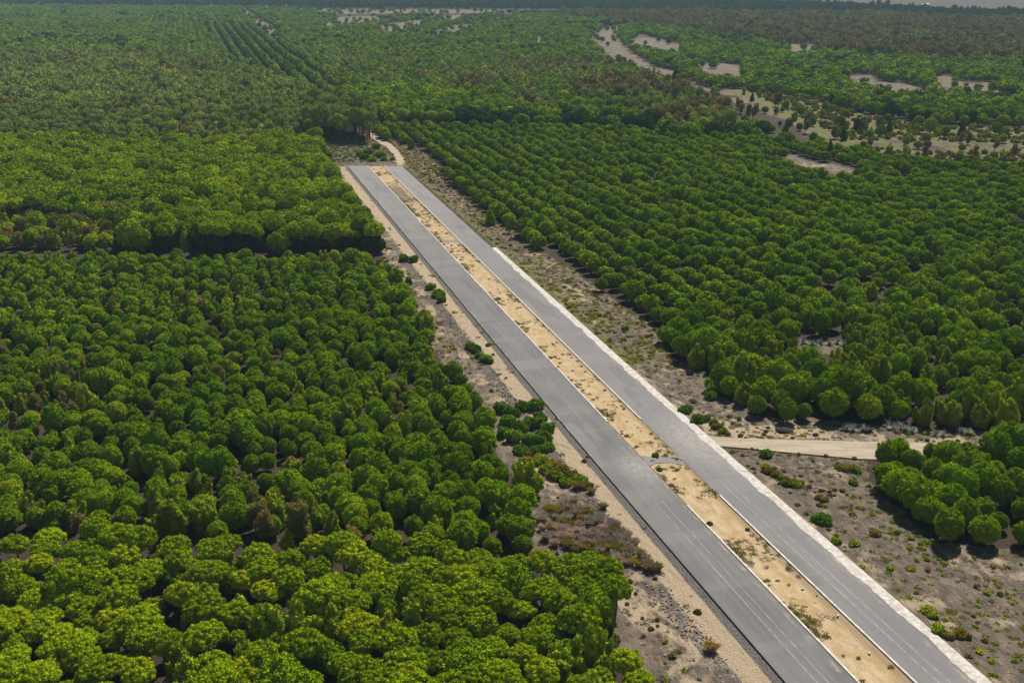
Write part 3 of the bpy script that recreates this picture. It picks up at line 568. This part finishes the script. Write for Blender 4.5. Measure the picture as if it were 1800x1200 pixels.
sxy = np.array([at(p[0][0], p[0][1], GZ) for p in SINGLE])
T = [t_ for t_ in T if np.min(np.hypot(sxy[:, 0] - t_[0], sxy[:, 1] - t_[1])) > 4.5]
TX = np.array([t_[0] for t_ in T]); TY = np.array([t_[1] for t_ in T])
ZL = {'clump': 'clump below the dirt road', 'mature': 'mature wood', 'young': 'young wood', 'rlow': 'plantation across the road', 'rmain': 'plantation across the road', 'brownscrub': 'scrub', 'block2': 'flat-topped wood'}
LOOK = {'umbrella': 'broad flat-domed pine', 'stone': 'round-crowned pine', 'wattle': 'ragged olive wattle', 'euc': 'thin brownish tree'}
solo = {'umbrella': 290, 'stone': 286, 'wattle': 150, 'euc': 30}
rest = []; used = set(); dd = np.hypot(TX, TY)
for i in np.argsort(dd):
    x, y, kind, mat, sc, zn = T[i]; h = HALF[kind] * sc; a, b = proj(x, y, h)
    if solo.get(kind, 0) > 0 and -8 < a < 1808 and b < 1215 and zn in ZL:
        lab = None
        if zn == 'umbrella': pass
        lab = '%s %s in the %s, %s' % (bign(sc / 1.0), LOOK[kind], ZL[zn], place(x, y, h))
        if lab in used:
            lab = lab.replace('big', 'large').replace('mid-sized', 'medium').replace('small', 'low')
        used.add(lab)
        put_tree(x, y, kind, mat, sc, lab, {'umbrella': 'flat-domed pines of the mature wood', 'stone': 'round pines standing close together', 'wattle': 'wattles scattered among the pines', 'euc': 'thin brownish trees among the pines'}[kind], r, ZM.get(zn, 1.0))
        solo[kind] -= 1
    else: rest.append(i)
print('left', solo, len(rest), time.time() - t0)
# ------------------------------------------------------------------ the rest of the woods: one object per kind, scattered variants
def scatter(name, meshes, P, I, R_, S_, label=None):
    """P (n,3) points, I variant index, R_ z rotation, S_ (n,3) scale"""
    col = bpy.data.collections.new(name + '_kinds')
    for k, me in enumerate(meshes):
        o = bpy.data.objects.new('%s_%03d' % (name, k), me); col.objects.link(o)
    me = bpy.data.meshes.new(name); me.vertices.add(len(P)); me.vertices.foreach_set('co', np.asarray(P, np.float32).ravel())
    for nm, ty, a in (('idx', 'INT', np.asarray(I, np.int32)), ('rz', 'FLOAT_VECTOR', np.stack([R_ * 0, R_ * 0, R_], 1).astype(np.float32)), ('sc', 'FLOAT_VECTOR', np.asarray(S_, np.float32))):
        q = me.attributes.new(nm, ty, 'POINT'); q.data.foreach_set('value' if ty == 'INT' else 'vector', a.ravel())
    o = link(name, me)
    ng = bpy.data.node_groups.new(name + '_scatter', 'GeometryNodeTree')
    ng.interface.new_socket('Geometry', in_out='INPUT', socket_type='NodeSocketGeometry'); ng.interface.new_socket('Geometry', in_out='OUTPUT', socket_type='NodeSocketGeometry')
    gi = ng.nodes.new('NodeGroupInput'); go = ng.nodes.new('NodeGroupOutput'); ci = ng.nodes.new('GeometryNodeCollectionInfo'); ip = ng.nodes.new('GeometryNodeInstanceOnPoints')
    ci.inputs['Collection'].default_value = col; ci.inputs['Separate Children'].default_value = True; ci.inputs['Reset Children'].default_value = True; ip.inputs['Pick Instance'].default_value = True
    def na(nm, ty):
        q = ng.nodes.new('GeometryNodeInputNamedAttribute'); q.data_type = ty; q.inputs['Name'].default_value = nm; return [s_ for s_ in q.outputs if s_.enabled and s_.name == 'Attribute'][0]
    L_ = ng.links.new; L_(gi.outputs[0], ip.inputs['Points']); L_(ci.outputs[0], ip.inputs['Instance']); L_(na('idx', 'INT'), ip.inputs['Instance Index']); L_(na('rz', 'FLOAT_VECTOR'), ip.inputs['Rotation']); L_(na('sc', 'FLOAT_VECTOR'), ip.inputs['Scale']); L_(ip.outputs[0], go.inputs[0])
    md = o.modifiers.new('scatter', 'NODES'); md.node_group = ng
    return tag(o, label, kind='stuff')
GROUPS = {'umbrella': 'flat_pine_forest', 'stone': 'pine_forest', 'wattle': 'wattle_thicket_vegetation', 'euc': 'scrub_forest', 'cypress': 'conifer_forest'}
for kind in ('umbrella', 'stone', 'wattle', 'euc'):
    ids = [i for i in rest if T[i][2] == kind]
    if not ids: continue
    mats = sorted({T[i][3] for i in ids}); meshes = []; base = {}
    for m_ in mats:
        for lod in (0, 1, 2):
            base[(m_, lod)] = len(meshes)
            for v in range(NV[lod]):
                s_ = crown_soup(kind, 100 + v * 13, lod)
                if lod < 2: trunk_soup(kind, v, s_, 1, 7 if lod == 0 else 4)
                meshes.append(s_.mesh(kind + '_%d' % lod, [M[m_], M['bark']]))
    ids = np.array(ids); D = dd[ids]; q = np.random.default_rng(5)
    lod = np.where(D < 330, 0, np.where(D < 900, 1, 2)); nv = np.array([NV[0], NV[1], NV[2]])[lod]
    I = np.array([base[(T[i][3], l)] for i, l in zip(ids, lod)]) + (q.integers(0, 1000, len(ids)) % nv)
    sc = np.array([T[i][4] for i in ids])
    S_ = sc[:, None] * q.uniform(.88, 1.13, (len(ids), 3)); S_[:, 2] *= np.array([ZM.get(T[i][5], 1.0) for i in ids])
    gz = np.where(D > 2500, GZ - 2.0 * np.clip((D - 2500) / 2000, 0, 1), GZ)
    scatter(GROUPS[kind], meshes, np.stack([TX[ids], TY[ids], gz], 1), I, q.uniform(0, 6.28, len(ids)) if kind != 'euc' else q.uniform(-.6, .6, len(ids)), S_)
print('scatter', time.time() - t0)
# ------------------------------------------------------------------ verge plants
def tussock_mesh(seed, mat, mat2, n=170, h=1.0, w=.9, wid=.035):
    q = np.random.default_rng(seed); a = q.uniform(0, 6.28, n); e = np.sqrt(q.uniform(0, 1, n)); L = h * q.uniform(.65, 1.1, n)
    B = np.stack([np.cos(a) * e * .28, np.sin(a) * e * .28, np.zeros(n)], 1); d = np.stack([np.cos(a) * e * w, np.sin(a) * e * w, np.ones(n)], 1); d[:, :2] += q.normal(size=(n, 2)) * .12; d = unit(d)
    mid = B + d * L[:, None] * .6; tip = B + d * L[:, None] + np.stack([np.cos(a) * e * .25, np.sin(a) * e * .25, -e * .12], 1) * h
    sd = unit(np.cross(d, q.normal(size=(n, 3)))) * wid
    V = np.stack([B - sd, B + sd, mid + sd * 1.3, mid - sd * 1.3, tip], 1).reshape(-1, 3); k = np.arange(n)[:, None] * 5
    F = np.concatenate([k + [0, 1, 2], k + [0, 2, 3], k + [3, 2, 4]]); mi = np.concatenate([np.zeros(n), np.zeros(n), np.ones(n)])
    return mesh_np('tussock', V, F, [M[mat], M[mat2]], mi)
TUS = [tussock_mesh(i, 'reedbrown', 'reedbrown', 200, 1.0, .55, .04) for i in range(4)] + [tussock_mesh(i + 9, 'reedbrown', 'yellow', 200, 1.0, .6, .04) for i in range(3)]
BUSH = {m_: [crown_soup('bush', 300 + i, 0).mesh('bush', [M[m_]]) for i in range(4)] for m_ in ('bush', 'yellow', 'wattle', 'brown')}
def put_plant(name, me, px, py, sc, label, cat, group, z=GZ, zs=1.0):
    x, y = at(px, py, z); o = link(name, me, loc=(x, y, z - .03), rz=float(r.uniform(0, 6.28))); o.scale = (sc, sc, sc * zs); tag(o, label, cat, group); return o
def plabel(words, px, py): return '%s, %s percent across, %s percent down' % (words, num(round(px / 18)), num(round(py / 12)))
TP = [(945, 915), (975, 893), (1008, 880), (1050, 905), (1085, 925), (1125, 965), (1160, 1005), (1120, 1000), (1085, 988), (1040, 975), (1000, 968), (955, 955)]
q = np.random.default_rng(21); cnt = 0; taken = []
while cnt < 88:
    px, py = q.uniform(940, 1165), q.uniform(878, 1010)
    if not bool(inpoly(np.array([px]), np.array([py]), TP)[0]): continue
    if any((px - a) ** 2 + ((py - b) * 1.6) ** 2 < 110 for a, b in taken):
        if q.uniform() > .004: continue
    taken.append((px, py)); cnt += 1
    ed = (px > 1055 and py < 925 + (px - 1055) * .55) or py > 962; y_ = q.uniform() < (.45 if ed else .08)
    put_plant('reed_tussock', TUS[int(q.integers(4, 7)) if y_ else int(q.integers(0, 4))], px, py, q.uniform(1.1, 1.6), plabel(('yellow-tipped' if y_ else 'dry brown') + ' reed tussock on the verge', px, py - 6), 'tussock', 'reed tussocks on the verge', zs=1.2)
for px, py, s_ in [(986, 897, 1.5), (1003, 893, 1.6), (1022, 903, 1.6), (1042, 905, 1.4), (931, 812, 1.6), (968, 838, 1.8), (1016, 858, 1.9), (1040, 866, 1.4), (1250, 1143, 1.7), (1142, 1002, 1.7), (1086, 938, 1.8), (1100, 972, 1.7), (930, 800, 1.3), (1060, 893, 1.4)]:
    put_plant('reed_tussock', TUS[4 + int(q.integers(0, 3))], px, py, s_, plabel('yellow-topped reed tussock standing alone on the verge', px, py - 6), 'tussock', 'reed tussocks on the verge')
GB = [(710, 459, 1.9), (727, 460, 2.0), (758, 508, 1.8), (770, 521, 2.0), (776, 530, 1.6), (826, 612, 1.6), (836, 617, 1.7), (856, 635, 1.6), (845, 628, 1.3), (880, 722, 1.7), (898, 730, 2.0), (918, 720, 2.0), (942, 718, 2.2), (893, 745, 2.0), (915, 755, 2.1), (938, 750, 2.2), (950, 738, 1.7), (905, 775, 1.9), (930, 780, 1.9), (955, 775, 2.1), (962, 758, 1.8), (885, 765, 1.6), (948, 795, 1.6), (915, 795, 1.6), (965, 790, 1.5),
      (1206, 724, 1.7), (1226, 741, 1.7), (1240, 738, 1.2), (1345, 802, 1.3), (1445, 918, 1.5), (1257, 690, 2.6), (1295, 690, 2.2), (1278, 668, 2.4), (640, 280, 2.6), (655, 284, 2.4), (668, 276, 2.8), (650, 270, 2.6), (675, 283, 2.2), (662, 262, 2.4), (632, 274, 2.0), (587, 247, 2.4), (568, 270, 3.0), (578, 276, 2.2), (620, 250, 1.6), (690, 282, 1.6), (1248, 700, 1.5), (1100, 580, 1.0)]
for px, py, s_ in GB: put_plant('green_bush', BUSH['bush'][int(q.integers(0, 4))], px, py, s_ * q.uniform(.85, 1.0), plabel('rounded green bush on the open verge', px, py - 6), 'bush', 'green bushes on the verges')
YB = [(940, 815, 1.5), (955, 812, 1.7), (972, 820, 1.9), (988, 830, 1.9), (1003, 838, 1.8), (1018, 845, 1.7), (960, 828, 1.6), (978, 840, 1.7), (995, 850, 1.7), (1028, 856, 1.4), (948, 805, 1.5), (1262, 752, 1.5), (1272, 760, 1.4), (1255, 745, 1.3), (1350, 830, 1.3), (1364, 836, 1.2), (1385, 850, 1.4), (1400, 853, 1.4), (1375, 842, 1.1), (1490, 825, 1.5), (1505, 828, 1.5), (1480, 822, 1.2), (1500, 850, 1.1), (1537, 940, 1.3), (1501, 957, 1.2), (1470, 955, 1.1), (1630, 1075, 1.3), (1640, 1085, 1.2), (1650, 1112, 1.3), (1665, 1120, 1.2), (1690, 1118, 1.2), (1345, 822, 1.1), (1448, 880, 1.1), (1440, 876, 1.1)]
for px, py, s_ in YB: put_plant('yellow_bush', BUSH['yellow' if q.uniform() < .45 else 'wattle'][int(q.integers(0, 4))], px, py, s_ * q.uniform(.75, .95), plabel('low yellow-green bush on the open verge', px, py - 5), 'bush', 'yellow-green bushes on the verges', zs=.8)
def agave_mesh(seed):
    q = np.random.default_rng(seed); s_ = Soup()
    for k in range(26):
        a = q.uniform(0, 6.28); el = q.uniform(.3, 1.35); L = q.uniform(1.0, 1.7); d = np.array([math.cos(a) * math.cos(el), math.sin(a) * math.cos(el), math.sin(el)]); sd = np.array([-math.sin(a), math.cos(a), 0]) * .11; upv = np.cross(d, sd / .11) * -.05
        p0 = np.zeros(3); p1 = d * L * .5; p2 = d * L + np.array([0, 0, -.12]) * L
        V = np.array([p0 - sd * .7, p0 + sd * .7, p0 + upv, p1 - sd, p1 + sd, p1 + upv, p2]); F = np.array([(0, 2, 5), (0, 5, 3), (2, 1, 4), (2, 4, 5), (3, 5, 6), (5, 4, 6)]); s_.add(V, F)
    return s_.mesh('agave', [M['agave']])
AG = [agave_mesh(i) for i in range(3)]
for px, py, s_ in [(1488, 755, 1.5), (1500, 757, 1.5), (1518, 757, 1.4), (1527, 758, 1.3), (1562, 748, 1.5), (1572, 755, 1.6), (1582, 750, 1.5), (1592, 757, 1.4), (1603, 760, 1.2), (1645, 765, 1.2), (1658, 766, 1.2), (1690, 760, 1.3), (1700, 762, 1.3), (1400, 606, 1.4), (1412, 604, 1.5), (1428, 606, 1.5), (1442, 604, 1.4), (1458, 605, 1.5), (1472, 603, 1.5), (1484, 607, 1.3)]:
    put_plant('agave_plant', AG[int(q.integers(0, 3))], px, py, s_, plabel('spiky pale agave ' + ('by the dirt road' if py > 700 else 'in the plantation gap'), px, py), 'agave', 'pale agaves')
# small tufts along the median (counted) and the cover nobody could count
TUF = [tussock_mesh(40 + i, 'yellow', 'yellow', 60, .42, 1.0, .03) for i in range(3)] + [tussock_mesh(50 + i, 'reedbrown', 'reedbrown', 60, .4, 1.0, .03) for i in range(2)]
n_ = 0
while n_ < 170:
    s = 95 + (590 - 95) * q.uniform() ** 1.9; e = q.uniform(); u = (86.8 + q.exponential(.9) if e < .4 else (93.6 - q.exponential(1.0) if e < .75 else q.uniform(87, 93.5)))
    if not 86.7 < u < 93.8: continue
    if fbm(np.float64(u), np.float64(s), .08, 31) < .05 and q.uniform() < .88: continue
    x, y = us2xy(u + float(drift(s)), s); a, b = proj(x, y, 0)
    if not (0 < a < 1800 and b < 1200): continue
    yl = q.uniform() < .66; o = link('grass_tuft', TUF[int(q.integers(0, 3)) if yl else 3 + int(q.integers(0, 2))], loc=(x, y, -.1), rz=float(q.uniform(0, 6))); f_ = float(q.uniform(.45, 1.1)) * (1.6 if q.uniform() < .12 else 1); o.scale = (f_, f_, f_)
    tag(o, plabel(('yellow' if yl else 'dry brown') + ' grass tuft in the sandy median', a, b), 'grass tuft', 'grass tufts in the median'); n_ += 1
for px, py, s_ in [(1153, 802, .85), (1160, 826, .6), (1247, 921, .6), (1314, 931, .45)]:
    put_plant('green_bush', BUSH['bush'][int(q.integers(0, 4))], px, py, s_ * .8, plabel('small green bush in the sandy median', px, py), 'bush', 'small bushes in the median', z=-.05)
stone_m = plain('rubble_stone', (.36, .31, .25), .95, .5, 2); stone_d = plain('dark_rubble', (.12, .105, .095), .95, .4, 2)
def rock(seed, m_, k_=1.0):
    q = np.random.default_rng(seed); V0, F0 = ICO[1]; return mesh_np('rock', V0 * (1 + q.uniform(-.3, .3, (len(V0), 1))) * np.array([1, .7, .55]) * k_, F0, [m_])
rub = [rock(i, stone_m if i < 3 else stone_d) for i in range(6)]
def cover_pts(n, ulo, uhi, s_lo, s_hi, cond=None, seed=0, pw=1.5):
    q = np.random.default_rng(seed); u = q.uniform(ulo, uhi, n); s = s_lo + (s_hi - s_lo) * q.uniform(0, 1, n) ** pw; x, y = us2xy(u + drift(s), s); a, b = proj(x, y, GZ)
    ok = inpoly(a, b, CORR) & ~inpoly(a, b, CLUMP) & ~inpoly(a, b, SIDE) & ~inpoly(a, b, TRACK) & ~((u > 75.7) & (u < 105.8) & (s < 604))
    if cond is not None: ok &= cond(u, s, q)
    return x[ok], y[ok], u[ok], s[ok]
x, y, u, s = cover_pts(5200, 66.6, 71.0, 95, 440, lambda u, s, q: (np.abs(u - 68.8) + q.normal(size=len(u)) * .9 < 1.8) & (fbm(u, s, .15, 61) > -.3), 1)
scatter('rubble', rub, np.stack([x, y, np.full(len(x), GZ + .03)], 1), q.integers(0, 6, len(x)), q.uniform(0, 6, len(x)), q.uniform(.07, .26, (len(x), 1)) * q.uniform(.7, 1.3, (len(x), 3)))
qm = np.random.default_rng(66); um = np.where(qm.uniform(size=9000) < .55, 86.6 + qm.exponential(1.3, 9000), np.where(qm.uniform(size=9000) < .5, 94.0 - qm.exponential(1.0, 9000), qm.uniform(86.6, 94, 9000))); sm = 92 + 500 * qm.uniform(size=9000) ** 1.4
km = (um > 86.6) & (um < 94.0) & (fbm(um, sm, .16, 88) + .5 * fbm(um, sm, .6, 89) > .05 + .35 * qm.uniform(size=9000)); um, sm = um[km], sm[km]; xm, ym = us2xy(um + drift(sm), sm)
MT = [tussock_mesh(90, 'yellow', 'yellow', 26, .28, 1.5, .03), tussock_mesh(91, 'reedbrown', 'reedbrown', 26, .25, 1.6, .03), tussock_mesh(92, 'wattle', 'yellow', 26, .3, 1.4, .03)]
scatter('median_grass', MT + [rock(20 + i, stone_m, .14) for i in range(3)], np.stack([xm, ym, np.full(len(xm), -.1)], 1), qm.choice(6, len(xm), p=[.36, .24, .2, .08, .07, .05]), qm.uniform(0, 6, len(xm)), (qm.uniform(.5, 1.5, (len(xm), 1)) * np.ones(3)) * 1.0)
gv = [tussock_mesh(70, 'yellow', 'yellow', 36, .4, 1.3, .04), tussock_mesh(71, 'wattle', 'yellow', 36, .45, 1.3, .045), tussock_mesh(72, 'reedbrown', 'reedbrown', 40, .35, 1.5, .04), tussock_mesh(73, 'reedbrown', 'reedbrown', 40, .3, 1.6, .04), crown_soup('bush', 400, 1).mesh('low', [M['brown']]), crown_soup('bush', 401, 1).mesh('low', [M['wattle']]), crown_soup('bush', 402, 1).mesh('low', [M['bush']])]
def cond(u, s, q):
    d = fbm(u, s, .09, 77) + fbm(u, s, .4, 78) * .5; rt = u > 100
    dens = np.where(rt, .6 + d * .7, .22 + d * .45); dens = np.where(rt & (s > 265) & (s < 600), .9 + d * .3, dens); dens = np.where(~rt & (u > 67), .05, dens); dens = np.where((s > 604), .8 + .4 * d, dens)
    return q.uniform(size=len(u)) < np.clip(dens, .02, 1)
x, y, u, s = cover_pts(62000, 30, 190, 95, 760, cond, 2, 1.2)
d = fbm(u, s, .07, 91) + q.normal(size=len(u)) * .25; I = np.where(d > .25, q.choice([0, 1, 5], len(u)), np.where(d > -.05, q.choice([0, 1, 2, 3], len(u)), q.choice([2, 3, 2, 3, 4], len(u))))
I = np.where((s > 610) & (u < 98) & (q.uniform(size=len(u)) < .3), 6, I)
scl = q.uniform(.4, 1.5, len(u)) * np.where(I >= 4, .36, 1.0) * np.where(s > 260, 1.35, 1.0)
scatter('ground_cover_vegetation', gv, np.stack([x, y, np.full(len(x), GZ)], 1), I, q.uniform(0, 6, len(x)), np.stack([scl, scl, scl * .8], 1))
# rough grass over the far open ground
q2 = np.random.default_rng(8); gx = q2.uniform(200, 900, 26000); gy = q2.uniform(560, 1150, 26000); a, b = proj(gx, gy, GZ); ok = inpoly(a, b, GRASSP[0]) & ~inpoly(a, b, DARKP); gx, gy = gx[ok], gy[ok]
scatter('far_grass', [gv[0], gv[1], gv[5], gv[4]], np.stack([gx, gy, np.full(len(gx), GZ)], 1), q2.integers(0, 4, len(gx)), q2.uniform(0, 6, len(gx)), q2.uniform(.7, 1.8, (len(gx), 1)) * np.ones(3))
# ------------------------------------------------------------------ far white sheds
shw = plain('shed_white', (.8, .8, .8), .6, .03); shr = plain('shed_roof', (.72, .73, .75), .5, .05)
def shed(px0, px1, py, h, label):
    x0, y0 = at(px0, py, GZ); x1, _ = at(px1, py, GZ); L_ = x1 - x0; D_ = 18
    e = bpy.data.objects.new('white_shed', None); COL.objects.link(e); e.location = ((x0 + x1) / 2, y0, GZ - 1.2); tag(e, label, 'shed', 'long white farm sheds')
    bm = bmesh.new(); bmesh.ops.create_cube(bm, size=1); bmesh.ops.scale(bm, vec=(L_, D_, h), verts=bm.verts); bmesh.ops.translate(bm, vec=(0, 0, h / 2), verts=bm.verts); me = bpy.data.meshes.new('wall'); bm.to_mesh(me); bm.free(); me.materials.append(shw); link('wall', me, e)
    V = []; nb = max(2, int(L_ / 9)); F = []
    for i in range(nb):
        a, b = -L_ / 2 + L_ * i / nb, -L_ / 2 + L_ * (i + 1) / nb; m_ = (a + b) / 2; k = len(V)
        for yy in (-D_ / 2 - .3, D_ / 2 + .3): V += [(a, yy, h + .02), (m_, yy, h + 1.8), (b, yy, h + .02)]
        F += [(k, k + 1, k + 4), (k, k + 4, k + 3), (k + 1, k + 2, k + 5), (k + 1, k + 5, k + 4), (k, k + 2, k + 1), (k + 3, k + 4, k + 5)]
    link('roof', mesh_np('roof', np.array(V, float), np.array(F), [shr]), e)
shed(1352, 1391, 5.5, 4.5, 'long white shed beyond the woods, the longest and brightest one'); shed(852, 872, 2.5, 4, 'short white shed beyond the woods near the middle of the skyline'); shed(1492, 1500, 8.5, 3, 'tiny white shed among the far fields'); shed(1622, 1634, 9, 3, 'small white shed far out among the brown fields')
# ------------------------------------------------------------------ haze
HAZE = True
if HAZE:
    bm = bmesh.new(); bmesh.ops.create_cube(bm, size=1); bmesh.ops.scale(bm, vec=(31000, 31000, 116), verts=bm.verts); bmesh.ops.translate(bm, vec=(0, 6500, 52), verts=bm.verts)
    me = bpy.data.meshes.new('haze'); bm.to_mesh(me); bm.free(); hm, t = newmat('haze'); v = t.nodes.new('ShaderNodeVolumePrincipled'); o_ = t.nodes.new('ShaderNodeOutputMaterial'); t.links.new(v.outputs[0], o_.inputs[1])
    v.inputs['Color'].default_value = (.60, .82, 1, 1); v.inputs['Density'].default_value = .00009; v.inputs['Anisotropy'].default_value = -.15
    me.materials.append(hm); tag(link('haze', me), kind='stuff')
